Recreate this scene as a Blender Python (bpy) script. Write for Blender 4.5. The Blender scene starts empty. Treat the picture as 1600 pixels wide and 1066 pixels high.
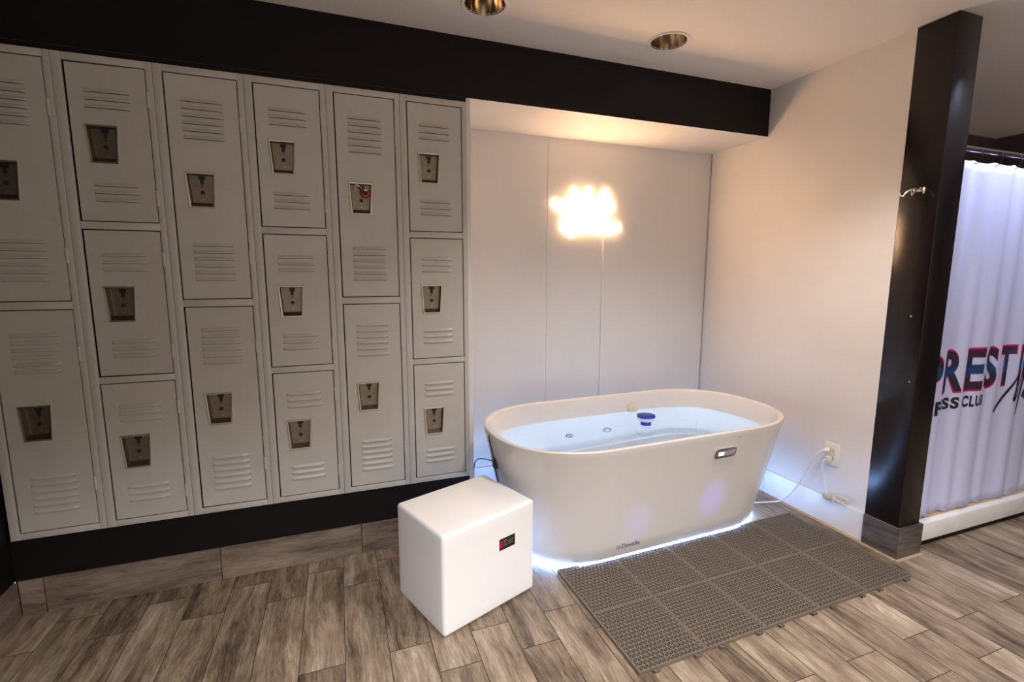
import bpy, bmesh, math, random
from mathutils import Vector, Matrix
random.seed(7)
PI = math.pi
sc = bpy.context.scene
COL = sc.collection

# ------------------------------------------------------------------ camera
def cam_matrix():
    yaw, pitch, roll = -0.3483, -0.1393, -0.0015
    Rz = Matrix.Rotation(yaw, 3, 'Z'); Rx = Matrix.Rotation(pitch, 3, 'X'); Ry = Matrix.Rotation(roll, 3, 'Y')
    R = Rz @ Rx @ Ry
    X = R @ Vector((1, 0, 0)); F = R @ Vector((0, 1, 0)); U = R @ Vector((0, 0, 1))
    M = Matrix((X, U, -F)).transposed().to_4x4()
    return Matrix.Translation((-0.6005, -2.2928, 1.3478)) @ M
cd = bpy.data.cameras.new('camera'); cam = bpy.data.objects.new('camera', cd); COL.objects.link(cam)
cd.sensor_width = 36.0; cd.lens = 749.09 / 1600 * 36.0; cd.clip_start = 0.02
cam.matrix_world = cam_matrix()
sc.camera = cam

# ------------------------------------------------------------------ world, exposure, light levels
w = bpy.data.worlds.new('world'); sc.world = w; w.use_nodes = True
w.node_tree.nodes['Background'].inputs[0].default_value = (1.0, 0.87, 0.74, 1)
w.node_tree.nodes['Background'].inputs[1].default_value = 0.54
sc.view_settings.view_transform = 'Standard'; sc.view_settings.look = 'None'
sc.view_settings.gamma = 1.0; sc.view_settings.use_curve_mapping = False
sc.view_settings.exposure = 0.48
NEON_STRENGTH = 66.0
NEON_COLOR = (1.0, 0.60, 0.31)
STRIP_STRENGTH = 46.0
STRIP_COLOR = (0.28, 0.50, 1.0)
POOL_STRENGTH = 680.0
POOL_COLOR = (0.55, 0.74, 1.0)
# ceiling downlights: (x, y, power W, colour, cone angle deg); power 0 = switched off
DOWNLIGHTS = [
    (0.010, -0.285, 0, None, 0),
    (0.905, -0.280, 0, None, 0),
    (0.85, -1.22, 60, (1.0, 0.90, 0.80), 126),
    (2.42, -1.22, 44, (0.66, 0.74, 1.0), 130),
    (3.95, -0.62, 45, (1.0, 0.9, 0.85), 150),  # added out of view, brightens the shower ceiling by bounce
    (-0.75, -3.0, 260, (0.96, 0.95, 1.0), 126),
    (0.95, -3.0, 160, (0.98, 0.95, 0.95), 122),
]

# ------------------------------------------------------------------ helpers
def link(name, mesh, parent=None):
    o = bpy.data.objects.new(name, mesh); COL.objects.link(o)
    if parent is not None: o.parent = parent
    return o
def tag(o, label=None, cat=None, group=None, kind=None):
    if label: o['label'] = label
    if cat: o['category'] = cat
    if group: o['group'] = group
    if kind: o['kind'] = kind
    return o
def empty(name, loc=(0, 0, 0), rz=0.0):
    o = bpy.data.objects.new(name, None); o.empty_display_size = 0.05
    COL.objects.link(o); o.location = loc; o.rotation_euler = (0, 0, rz); return o
def finish(name, bm, mats, parent=None, smooth=False, loc=None, angle=35):
    bmesh.ops.recalc_face_normals(bm, faces=bm.faces)
    me = bpy.data.meshes.new(name); bm.to_mesh(me); bm.free()
    if not isinstance(mats, (list, tuple)): mats = [mats]
    for m in mats: me.materials.append(m)
    if smooth:
        for p in me.polygons: p.use_smooth = True
        try: me.set_sharp_from_angle(angle=math.radians(angle))
        except Exception: pass
    o = link(name, me, parent)
    if loc: o.location = loc
    return o
def box(bm, x0, x1, y0, y1, z0, z1, mi=0, bevel=0.0, M=None, seg=2):
    vs = [bm.verts.new(Vector((x, y, z))) for z in (z0, z1) for y in (y0, y1) for x in (x0, x1)]
    idx = [(0, 2, 3, 1), (4, 5, 7, 6), (0, 1, 5, 4), (2, 6, 7, 3), (0, 4, 6, 2), (1, 3, 7, 5)]
    fs = [bm.faces.new([vs[i] for i in f]) for f in idx]
    for f in fs: f.material_index = mi
    if bevel > 0:
        es = list({e for f in fs for e in f.edges})
        r = bmesh.ops.bevel(bm, geom=es, offset=bevel, segments=seg, affect='EDGES', profile=0.5)
        for f in r['faces']: f.material_index = mi
        vs = list({v for f in r['faces'] for v in f.verts} | {v for v in vs if v.is_valid})
    if M is not None:
        for v in vs:
            if v.is_valid: v.co = M @ v.co
    return fs
def prism(bm, poly, z0, z1, mi=0, f=None):
    """poly: list of (a,b); f maps (a,b,c)->Vector"""
    f = f or (lambda a, b, c: Vector((a, b, c)))
    lo = [bm.verts.new(f(a, b, z0)) for a, b in poly]; hi = [bm.verts.new(f(a, b, z1)) for a, b in poly]
    n = len(poly)
    fs = [bm.faces.new(lo[::-1]), bm.faces.new(hi)]
    for i in range(n): fs.append(bm.faces.new([lo[i], lo[(i + 1) % n], hi[(i + 1) % n], hi[i]]))
    for q in fs: q.material_index = mi
    return fs
def rings(bm, rs, mi=0, close_start=False, close_end=False, loop=False):
    V = [[bm.verts.new(p) for p in r] for r in rs]
    n = len(V[0])
    pairs = list(zip(V, V[1:])) + ([(V[-1], V[0])] if loop else [])
    for A, B in pairs:
        for i in range(n):
            f = bm.faces.new([A[i], A[(i + 1) % n], B[(i + 1) % n], B[i]]); f.material_index = mi
    if close_start: bm.faces.new(V[0][::-1]).material_index = mi
    if close_end: bm.faces.new(V[-1]).material_index = mi
    return V
def lathe(bm, prof, center=(0, 0, 0), axis='Z', n=32, mi=0, cs=False, ce=False, M=None):
    rs = []
    for r, h in prof:
        ring = []
        for k in range(n):
            a = 2 * PI * k / n
            p = Vector((r * math.cos(a), r * math.sin(a), h))
            if axis == 'Y': p = Vector((r * math.cos(a), h, r * math.sin(a)))
            if axis == 'X': p = Vector((h, r * math.cos(a), r * math.sin(a)))
            p = p + Vector(center)
            if M is not None: p = M @ p
            ring.append(p)
        rs.append(ring)
    rings(bm, rs, mi, cs, ce)
def catmull(pts, k=8, closed=False):
    P = [Vector(p) for p in pts]; out = []; n = len(P)
    for i in range(n if closed else n - 1):
        if closed: p0, p1, p2, p3 = P[(i - 1) % n], P[i], P[(i + 1) % n], P[(i + 2) % n]
        else: p0, p1, p2, p3 = P[max(i - 1, 0)], P[i], P[i + 1], P[min(i + 2, n - 1)]
        for j in range(k):
            t = j / k
            out.append(0.5 * ((2 * p1) + (p2 - p0) * t + (2 * p0 - 5 * p1 + 4 * p2 - p3) * t * t + (3 * p1 - p0 - 3 * p2 + p3) * t ** 3))
    if not closed: out.append(P[-1])
    return out
def tube(bm, pts, r, n=8, mi=0, caps=True):
    P = [Vector(p) for p in pts]; rs = []; up = None
    for i, p in enumerate(P):
        t = (P[min(i + 1, len(P) - 1)] - P[max(i - 1, 0)])
        if t.length < 1e-9: t = Vector((0, 0, 1))
        t.normalize()
        if up is None:
            up = t.orthogonal().normalized()
        up = (up - t * up.dot(t))
        if up.length < 1e-6: up = t.orthogonal()
        up.normalize(); s = t.cross(up)
        rr = r[i] if isinstance(r, list) else r
        rs.append([p + rr * (math.cos(2 * PI * k / n) * up + math.sin(2 * PI * k / n) * s) for k in range(n)])
    rings(bm, rs, mi, caps, caps)

# ------------------------------------------------------------------ materials
def mat(name, color, rough=0.5, metal=0.0, emit=None, es=0.0, noise=0.0, nscale=20.0, bump=0.0, bscale=200.0, spec=0.5, aniso=None, dist=0.001, coat=0.0, trans=0.0, ior=None):
    m = bpy.data.materials.new(name); m.use_nodes = True
    nt = m.node_tree; b = nt.nodes['Principled BSDF']
    b.inputs['Base Color'].default_value = (*color, 1); b.inputs['Roughness'].default_value = rough
    b.inputs['Metallic'].default_value = metal; b.inputs['Specular IOR Level'].default_value = spec
    if coat: b.inputs['Coat Weight'].default_value = coat; b.inputs['Coat Roughness'].default_value = 0.15
    if trans: b.inputs['Transmission Weight'].default_value = trans
    if ior: b.inputs['IOR'].default_value = ior
    if emit: b.inputs['Emission Color'].default_value = (*emit, 1); b.inputs['Emission Strength'].default_value = es
    if noise or bump: tc = nt.nodes.new('ShaderNodeTexCoord')
    if noise:
        n = nt.nodes.new('ShaderNodeTexNoise'); n.inputs['Scale'].default_value = nscale; n.inputs['Detail'].default_value = 4
        mp = nt.nodes.new('ShaderNodeMapRange'); mp.inputs[1].default_value = .3; mp.inputs[2].default_value = .7
        mp.inputs[3].default_value = 1 - noise; mp.inputs[4].default_value = 1 + noise * .4
        mx = nt.nodes.new('ShaderNodeVectorMath'); mx.operation = 'SCALE'; mx.inputs[0].default_value = color
        nt.links.new(tc.outputs['Object'], n.inputs['Vector']); nt.links.new(n.outputs['Fac'], mp.inputs[0])
        nt.links.new(mp.outputs[0], mx.inputs['Scale']); nt.links.new(mx.outputs[0], b.inputs['Base Color'])
    if bump:
        n2 = nt.nodes.new('ShaderNodeTexNoise'); n2.inputs['Scale'].default_value = bscale; n2.inputs['Detail'].default_value = 3
        bp = nt.nodes.new('ShaderNodeBump'); bp.inputs['Strength'].default_value = bump; bp.inputs['Distance'].default_value = dist
        nt.links.new(tc.outputs['Object'], n2.inputs['Vector']); nt.links.new(n2.outputs['Fac'], bp.inputs['Height'])
        nt.links.new(bp.outputs[0], b.inputs['Normal'])
    return m

def wood_mat(name, cols, tone=0.25):
    m = bpy.data.materials.new(name); m.use_nodes = True; nt = m.node_tree; N = nt.nodes; L = nt.links
    b = N['Principled BSDF']; b.inputs['Roughness'].default_value = 0.42
    uv = N.new('ShaderNodeUVMap'); uv.uv_map = 'UVMap'
    sep = N.new('ShaderNodeSeparateXYZ'); L.new(uv.outputs[0], sep.inputs[0])
    # cell id from u offset (each plank sits in its own u block of 10)
    dv = N.new('ShaderNodeMath'); dv.operation = 'MULTIPLY'; dv.inputs[1].default_value = .1; L.new(sep.outputs[0], dv.inputs[0])
    rd = N.new('ShaderNodeMath'); rd.operation = 'ROUND'; L.new(dv.outputs[0], rd.inputs[0])
    wn = N.new('ShaderNodeTexWhiteNoise'); wn.noise_dimensions = '1D'; L.new(rd.outputs[0], wn.inputs['W'])
    # warp
    mp0 = N.new('ShaderNodeMapping'); mp0.inputs['Scale'].default_value = (7, 2.2, 1); L.new(uv.outputs[0], mp0.inputs[0])
    nw = N.new('ShaderNodeTexNoise'); nw.inputs['Scale'].default_value = 1.0; nw.inputs['Detail'].default_value = 2; L.new(mp0.outputs[0], nw.inputs['Vector'])
    wsc = N.new('ShaderNodeVectorMath'); wsc.operation = 'SCALE'; wsc.inputs['Scale'].default_value = 0.10; L.new(nw.outputs['Color'], wsc.inputs[0])
    add = N.new('ShaderNodeVectorMath'); add.operation = 'ADD'; L.new(uv.outputs[0], add.inputs[0]); L.new(wsc.outputs[0], add.inputs[1])
    # broad streaks
    mp1 = N.new('ShaderNodeMapping'); mp1.inputs['Scale'].default_value = (20, 2.0, 1); L.new(add.outputs[0], mp1.inputs[0])
    n1 = N.new('ShaderNodeTexNoise'); n1.inputs['Scale'].default_value = 1.0; n1.inputs['Detail'].default_value = 8; n1.inputs['Roughness'].default_value = .62; L.new(mp1.outputs[0], n1.inputs['Vector'])
    # fine grain
    mp2 = N.new('ShaderNodeMapping'); mp2.inputs['Scale'].default_value = (150, 14, 1); L.new(add.outputs[0], mp2.inputs[0])
    n2 = N.new('ShaderNodeTexNoise'); n2.inputs['Scale'].default_value = 1.0; n2.inputs['Detail'].default_value = 4; n2.inputs['Roughness'].default_value = .7; L.new(mp2.outputs[0], n2.inputs['Vector'])
    # blotches
    mp3 = N.new('ShaderNodeMapping'); mp3.inputs['Scale'].default_value = (9, 4, 1); L.new(uv.outputs[0], mp3.inputs[0])
    n3 = N.new('ShaderNodeTexNoise'); n3.inputs['Scale'].default_value = 1.0; n3.inputs['Detail'].default_value = 6; n3.inputs['Roughness'].default_value = .65; L.new(mp3.outputs[0], n3.inputs['Vector'])
    def mth(op, a, bb, c=None):
        q = N.new('ShaderNodeMath'); q.operation = op
        for i, x in enumerate((a, bb, c)):
            if x is None: continue
            if isinstance(x, (int, float)): q.inputs[i].default_value = x
            else: L.new(x, q.inputs[i])
        return q.outputs[0]
    s = mth('MULTIPLY_ADD', n1.outputs['Fac'], 0.75, mth('MULTIPLY', n3.outputs['Fac'], 0.45))
    s = mth('MULTIPLY_ADD', n2.outputs['Fac'], 0.48, s)
    s = mth('MULTIPLY_ADD', wn.outputs['Value'], tone, s)          # ~0.8 mean
    mr = N.new('ShaderNodeMapRange'); mr.inputs[1].default_value = 0.70; mr.inputs[2].default_value = 1.18; L.new(s, mr.inputs[0])
    cr = N.new('ShaderNodeValToRGB'); L.new(mr.outputs[0], cr.inputs[0])
    e = cr.color_ramp.elements; e[0].position = 0; e[0].color = (*cols[0], 1); e[1].position = 1; e[1].color = (*cols[-1], 1)
    for i, c in enumerate(cols[1:-1]):
        q = e.new((i + 1) / (len(cols) - 1)); q.color = (*c, 1)
    L.new(cr.outputs[0], b.inputs['Base Color'])
    bp = N.new('ShaderNodeBump'); bp.inputs['Strength'].default_value = .25; bp.inputs['Distance'].default_value = .001
    L.new(n2.outputs['Fac'], bp.inputs['Height']); L.new(bp.outputs[0], b.inputs['Normal'])
    return m

M_WOOD = wood_mat('wood_look_tile', [(.045, .031, .021), (.135, .096, .063), (.235, .176, .121), (.345, .272, .20), (.53, .45, .37)], 0.12)
M_WOODB = wood_mat('wood_look_base_tile', [(.07, .05, .038), (.15, .112, .085), (.22, .17, .13), (.28, .225, .18), (.36, .30, .25)], 0.10)
M_WOODG = wood_mat('grey_wood_look_tile', [(.035, .028, .026), (.075, .062, .056), (.12, .10, .092), (.16, .135, .125), (.24, .21, .20)], 0.06)
M_GROUT = mat('dark_grout', (.055, .038, .026), .9)
M_GROUTL = mat('sand_grout', (.42, .31, .20), .9, noise=.3, nscale=30)
M_WHITE = mat('white_wall_panel', (.74, .72, .71), .38, noise=.03, nscale=3)
M_PLASTER = mat('textured_white_plaster', (.76, .73, .71), .5, noise=.03, nscale=4, bump=.35, bscale=130, dist=.002)
M_CEIL = mat('ceiling_paint', (.84, .78, .72), .7, bump=.1, bscale=60, dist=.001)
M_BLACKP = mat('black_paint', (.0065, .0045, .0055), .6, spec=.22)
M_GLOSSB = mat('gloss_black_paint', (.008, .0045, .005), .25, spec=.4, bump=.12, bscale=25, dist=.002)
M_LOCK = mat('grey_locker_enamel', (.56, .545, .52), .32, noise=.05, nscale=9, bump=.05, bscale=40, dist=.0005)
M_LOCKF = mat('grey_locker_frame', (.57, .555, .53), .36, noise=.05, nscale=7)
M_SLOT = mat('louver_slot_shade', (.13, .12, .105), .8)  # dark colour standing in for shade under each louver lip
M_GAP = mat('door_gap_shade', (.02, .016, .012), .9)
M_STEEL = mat('brushed_steel', (.27, .225, .18), .42, 1.0, noise=.12, nscale=70)
M_STEELR = mat('steel_rim', (.55, .52, .48), .3, 1.0)
M_DARK = mat('black_keyhole', (.01, .01, .01), .5)
M_CHROME = mat('chrome', (.80, .79, .78), .12, 1.0)
M_BRASS = mat('polished_reflector', (.80, .72, .62), .15, 1.0)
M_TUB = mat('white_acrylic', (.75, .72, .695), .27, coat=.2)
M_STOOL = mat('white_moulded_plastic', (.86, .85, .84), .42, bump=.04, bscale=300, dist=.0005)
M_MAT = mat('taupe_plastic', (.145, .113, .085), .5, noise=.08, nscale=12)
M_BLACK = mat('black_plastic', (.012, .012, .014), .4)
M_WPLAS = mat('white_plastic', (.80, .79, .77), .4)
M_CREAM = mat('cream_plastic', (.72, .66, .55), .45)
M_BLUE = mat('blue_plastic', (.002, .022, .36), .4)
M_RED = mat('red_plastic', (.45, .01, .015), .3)
M_GREY = mat('grey_ring', (.32, .36, .42), .35)
M_GREYD = mat('grey_ring_dark', (.10, .15, .20), .4)
M_LOGO = mat('grey_print', (.10, .14, .18), .5)
M_DTILE = mat('dark_shower_tile', (.085, .062, .064), .35, noise=.2, nscale=5)
M_TAN = mat('tan_ledge', (.55, .40, .26), .6)
M_CURB = mat('white_curb_paint', (.74, .73, .71), .5, noise=.08, nscale=8)
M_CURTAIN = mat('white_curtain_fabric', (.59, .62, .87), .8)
M_STRIP = mat('led_strip', (.8, .9, 1), .5, emit=STRIP_COLOR, es=STRIP_STRENGTH)
M_NEON = mat('neon_tube', (1, .9, .8), .5, emit=NEON_COLOR, es=NEON_STRENGTH)
M_POOL = mat('underwater_lamp', (.8, .9, 1), .5, emit=POOL_COLOR, es=POOL_STRENGTH)
M_LCD = mat('lit_display', (.3, .4, .9), .3, emit=(.55, .68, 1.0), es=1.6)
M_ICON = mat('panel_icons', (.75, .78, .85), .4)
M_ROOM = mat('rear_wall_paint', (.42, .38, .35), .7)

def water_mat():
    m = bpy.data.materials.new('clear_blue_water'); m.use_nodes = True; nt = m.node_tree
    for n in list(nt.nodes): nt.nodes.remove(n)
    out = nt.nodes.new('ShaderNodeOutputMaterial'); g = nt.nodes.new('ShaderNodeBsdfGlass')
    g.inputs['Color'].default_value = (.92, .96, 1, 1); g.inputs['Roughness'].default_value = 0.0; g.inputs['IOR'].default_value = 1.25
    tc = nt.nodes.new('ShaderNodeTexCoord'); n = nt.nodes.new('ShaderNodeTexNoise'); n.inputs['Scale'].default_value = 4
    bp = nt.nodes.new('ShaderNodeBump'); bp.inputs['Strength'].default_value = .12; bp.inputs['Distance'].default_value = .01
    nt.links.new(tc.outputs['Object'], n.inputs['Vector']); nt.links.new(n.outputs['Fac'], bp.inputs['Height']); nt.links.new(bp.outputs[0], g.inputs['Normal'])
    nt.links.new(g.outputs[0], out.inputs['Surface'])
    return m
M_WATER = water_mat()

# ------------------------------------------------------------------ room dimensions
ZC = 2.4207; ZS = 2.1572; D = 0.455; W = 1.849; XP = 2.0; YP = -0.918
XL = -1.84; YR = -4.3; XR = 4.4; YSB = 0.16

# floor of wood-look planks
def plank_faces(bm, uvl, x0, x1, y0, y1, z, cell, along='y', g=0.0014, mi=0):
    v = [bm.verts.new((x0 + g, y0 + g, z)), bm.verts.new((x1 - g, y0 + g, z)), bm.verts.new((x1 - g, y1 - g, z)), bm.verts.new((x0 + g, y1 - g, z))]
    f = bm.faces.new(v); f.material_index = mi; off = random.uniform(0, 40)
    for l in f.loops:
        c = l.vert.co
        u, t = (c.x - x0, c.y - y0) if along == 'y' else (c.y - y0, c.x - x0)
        l[uvl].uv = (cell * 10 + u, t + off)
    lo = [bm.verts.new((q.co.x, q.co.y, z - .003)) for q in v]
    for i in range(4):
        q = bm.faces.new([v[i], v[(i + 1) % 4], lo[(i + 1) % 4], lo[i]]); q.material_index = 1
bm = bmesh.new(); uvl = bm.loops.layers.uv.new('UVMap'); cell = 1
for n in range(-8, 34):
    x0 = -0.633 + .1505 * (n - 1) ; x1 = x0 + .1505
    # rows named by parity as laid in the place: odd rows joint at -0.10, even rows at -0.25
    odd = ((n - 1) % 2) != 0
    x0c, x1c = max(x0, XL), min(x1, XR)
    if x1c - x0c < .01: continue
    j = (-.098 if odd else -.247) + 1.176
    while j > YR:
        a, b_ = j - .588, j
        a = max(a, YR); b_ = min(b_, 0.455)
        if b_ - a > .01:
            plank_faces(bm, uvl, x0c, x1c, a, b_, 0.0, cell); cell += 1
        j -= .588
vs = [bm.verts.new(p) for p in ((XL, YR, -.0022), (XR, YR, -.0022), (XR, .455, -.0022), (XL, .455, -.0022))]
bm.faces.new(vs).material_index = 1
vs = [bm.verts.new(p) for p in ((XL, YR, -.08), (XR, YR, -.08), (XR, .455, -.08), (XL, .455, -.08))]
bm.faces.new(vs).material_index = 1
me = bpy.data.meshes.new('floor'); bm.to_mesh(me); bm.free(); me.materials.append(M_WOOD); me.materials.append(M_GROUT)
tag(link('floor', me), kind='structure')

def struct(name, bm, m, smooth=False): return tag(finish(name, bm, m, smooth=smooth), kind='structure')
# ceiling with round holes for the downlights
bm = bmesh.new()
def loop_edges(bm, pts):
    v = [bm.verts.new(p) for p in pts]; return [bm.edges.new((v[i], v[(i + 1) % len(v)])) for i in range(len(v))]
RH = .083
es = loop_edges(bm, [(XL, YR, ZC), (XR, YR, ZC), (XR, .46, ZC), (XL, .46, ZC)])
for (lx, ly, *_r) in DOWNLIGHTS:
    es += loop_edges(bm, [(lx + RH * math.cos(2 * PI * k / 32), ly + RH * math.sin(2 * PI * k / 32), ZC) for k in range(32)])
bmesh.ops.triangle_fill(bm, use_beauty=True, use_dissolve=False, edges=es)
for (lx, ly, *_r) in DOWNLIGHTS:
    for f in list(bm.faces):
        c = f.calc_center_median()
        if (c.x - lx) ** 2 + (c.y - ly) ** 2 < (RH * .98) ** 2 and all((v.co.x - lx) ** 2 + (v.co.y - ly) ** 2 < (RH * 1.02) ** 2 for v in f.verts): bm.faces.remove(f)
box(bm, XL, XR, YR, .46, ZC + .2, ZC + .25)
struct('ceiling', bm, M_CEIL)

# soffit beam: black face, white underside
bm = bmesh.new(); fs = box(bm, XL, W, 0.0, D + .02, ZS, ZC, 0)
fs[0].material_index = 1
struct('trim_1', bm, [M_BLACKP, M_WHITE])
# wall behind and below the lockers, alcove back wall
bm = bmesh.new(); box(bm, XL - .1, 0.0, .46, .56, 0, ZC); box(bm, XL, -.004, 0.0, .02, 0, .345, 0); box(bm, XL, .0, .001, .02, 2.120, ZS, 0)
struct('wall_left_back', bm, M_BLACKP)
bm = bmesh.new()
box(bm, 0.0, .622, D, D + .1, 0, ZS + .01); box(bm, .626, W + .15, D, D + .1, 0, ZS + .01); box(bm, .62, .628, D + .003, D + .1, 0, ZS)
struct('wall_back', bm, M_WHITE)
# jamb strip right of the lockers
bm = bmesh.new(); box(bm, 0.001, .022, -.004, D, 0, ZS - .001, bevel=.002)
struct('trim_2', bm, M_WHITE)
# right wall
bm = bmesh.new(); box(bm, W, XP - .01, -.762, D + .1, 0, ZC + .001)
struct('wall_right', bm, M_PLASTER)
# pilaster
bm = bmesh.new(); box(bm, W - .001, XP, YP, -.762, 0.02, ZC - .001, bevel=.003)
struct('trim_3', bm, M_GLOSSB, True)
bm = bmesh.new(); box(bm, W - .005, W - .0005, D - .005, D - .0005, .154, ZS - .0005); struct('trim_6', bm, mat('corner_sealant', (.34, .32, .32), .7))
# left wall, shower walls, walls behind the camera
bm = bmesh.new(); box(bm, XL - .1, XL, YR, .46, .148, ZC + .01); struct('wall_left', bm, M_BLACKP)
bm = bmesh.new(); box(bm, XP - .01, XR, YSB, YSB + .1, 0, ZC + .01); struct('wall_shower_back', bm, M_DTILE)
bm = bmesh.new(); box(bm, XR, XR + .1, YR, YSB + .1, 0, ZC + .01); struct('wall_shower_right', bm, M_DTILE)

# baseboards -------------------------------------------------------------
def tile_box(bm, uvl, x0, x1, y0, y1, z0, z1, axis, cell):
    """box whose faces carry plank uv; grain runs along axis ('x' or 'y')"""
    n0 = len(bm.faces); fs = box(bm, x0, x1, y0, y1, z0, z1); off = random.uniform(0, 30)
    for f in fs:
        nrm = (f.verts[1].co - f.verts[0].co).cross(f.verts[2].co - f.verts[1].co)
        for l in f.loops:
            c = l.vert.co
            al = c.x if axis == 'x' else c.y
            ac = c.z if abs(nrm.z) < 1e-9 else (c.y if axis == 'x' else c.x)
            if axis == 'x' and abs(nrm.x) > abs(nrm.y) + abs(nrm.z): al = c.y
            l[uvl].uv = (cell * 10 + ac, al + off)
bm = bmesh.new(); uvl = bm.loops.layers.uv.new('UVMap'); c_ = 900
for a, b_ in ((-1.828, -1.752), (-1.749, -1.139), (-1.136, -.545), (-.542, -.006)):
    tile_box(bm, uvl, a, b_, -.0095, -.0005, 0.001, .148, 'x', c_); c_ += 1
struct('baseboard_lockers', bm, M_WOODB)
bm = bmesh.new(); uvl = bm.loops.layers.uv.new('UVMap')
for a, b_ in ((-.60, -.012), (-1.2, -.603), (-1.8, -1.203), (-2.4, -1.803)):
    tile_box(bm, uvl, XL - .02, XL + .010, a, b_, 0.001, .148, 'y', c_); c_ += 1
struct('baseboard_left', bm, M_WOODB)
bm = bmesh.new(); uvl = bm.loops.layers.uv.new('UVMap')
tile_box(bm, uvl, W - .012, W - .0005, YP - .011, -.766, 0.001, .156, 'y', 951)
tile_box(bm, uvl, W - .0105, XP + .012, YP - .012, YP - .0005, 0.001, .154, 'x', 952)
tile_box(bm, uvl, XP + .0005, XP + .012, YP - .001, -.90, 0.001, .154, 'y', 953)
struct('baseboard_pilaster', bm, M_WOODG)
bm = bmesh.new()
box(bm, W - .007, W - .0004, -.764, -.165, 0.004, .153, bevel=.0015); box(bm, W - .007, W - .0004, -.162, D - .001, 0.004, .153, bevel=.0015)
struct('baseboard_right', bm, mat('painted_base_tile', (.80, .79, .79), .3, noise=.03, nscale=5))
bm = bmesh.new(); box(bm, .023, .6, D - .008, D - .0004, 0.004, .153, bevel=.0015); box(bm, .602, W - .008, D - .008, D - .0004, 0.004, .153, bevel=.0015)
struct('baseboard_back', bm, mat('painted_base_tile_back', (.80, .79, .79), .3, noise=.03, nscale=5))
bm = bmesh.new(); box(bm, W - .028, W - .002, -.93, D - .01, -.002, .0045, bevel=.001); box(bm, W - .02, XP + .02, -.945, -.92, -.002, .003, bevel=.001)
struct('trim_4', bm, M_GROUTL)

# shower curb and floor
bm = bmesh.new(); box(bm, XP + .013, XR, -.895, -.70, .022, .128, 0, bevel=.012, seg=3); box(bm, XP + .013, XR, -.885, -.72, 0, .024, 1)
box(bm, XP + .013, XR, -.868, -.705, .124, .1305, 2)
struct('trim_5', bm, [M_CURB, M_BLACKP, M_TAN], True)

# ------------------------------------------------------------------ lockers
def louver(bm, xc, z, w_, y=0.0, h=.013, out=.006):
    """pressed louver: bulges out to its lower lip, underside coloured dark for the shade of the slot"""
    n = 10; top = []; lip = []; back = []
    for i in range(n + 1):
        t = i / n; x = xc - w_ / 2 + w_ * t
        e = min(1, min(t, 1 - t) / .06); e = math.sin(e * PI / 2)
        top.append(bm.verts.new((x, y - .0003, z))); lip.append(bm.verts.new((x, y - out * e - .0003, z - h + .001)))
        back.append(bm.verts.new((x, y - .0004, z - h - .0006)))
    mid = [bm.verts.new((a.co.x, (a.co.y * .35 + b.co.y * .65) - .0010, (a.co.z + b.co.z) / 2)) for a, b in zip(top, lip)]
    for i in range(n):
        bm.faces.new([top[i], top[i + 1], mid[i + 1], mid[i]]).material_index = 0
        bm.faces.new([mid[i], mid[i + 1], lip[i + 1], lip[i]]).material_index = 0
        bm.faces.new([lip[i], lip[i + 1], back[i + 1], back[i]]).material_index = 1

def latch_parts(door, xc, zc, k=0):
    """recessed trapezoid cup, centre (xc,zc) in door space. returns nothing"""
    wt, wb, h = .103, .086, .137
    def P(a, b, dy, s=1.0, sh=0): return Vector((xc + a * s, dy, zc + b * s))
    o = [(-wt / 2, h / 2), (wt / 2, h / 2), (wb / 2, -h / 2), (-wb / 2, -h / 2)]
    i1 = [(-wt / 2 + .006, h / 2 - .006), (wt / 2 - .006, h / 2 - .006), (wb / 2 - .006, -h / 2 + .006), (-wb / 2 + .006, -h / 2 + .006)]
    i2 = [(-wt / 2 + .010, h / 2 - .009), (wt / 2 - .010, h / 2 - .009), (wb / 2 - .009, -h / 2 + .022), (-wb / 2 + .009, -h / 2 + .022)]
    bm = bmesh.new()
    rs = [[P(a, b, 0.0) for a, b in o], [P(a, b, -.0045) for a, b in o], [P(a, b, -.0055) for a, b in [(x * .975, z * .98) for x, z in o]], [P(a, b, -.0050) for a, b in i1]]
    rings(bm, rs, 1)
    rings(bm, [[P(a, b, -.0050) for a, b in i1], [P(a, b, .018) for a, b in i2]], 0, False, True)
    cup = finish('latch_plate', bm, [M_STEEL, M_STEELR], door)
    bm = bmesh.new(); y = .0176; ph = .5
    # keyhole shaped slot, round button and rivets on the cup's floor
    prism(bm, [(-.012, .058), (.012, .058), (.012, .047), (.006, .042), (.006, .026), (-.006, .026), (-.006, .042), (-.012, .047)], y - .001, y + .0005, 0, lambda a, b, c: Vector((xc + .002 + a, c, zc + b)))
    finish('key_slot', bm, M_DARK, cup)
    bm = bmesh.new(); lathe(bm, [(.0075, .0178), (.0075, .0135), (.005, .0125), (.0001, .0125)], (xc + .002, 0, zc - .006), 'Y', 16, 0)
    lathe(bm, [(.003, .0178), (.003, .0162), (.0001, .016)], (xc + .002, 0, zc + .018), 'Y', 10, 0)
    lathe(bm, [(.003, .0178), (.003, .0162), (.0001, .016)], (xc + .002, 0, zc - .034), 'Y', 10, 1)
    finish('latch_button', bm, [M_DARK, M_STEELR], cup, True)

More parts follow.
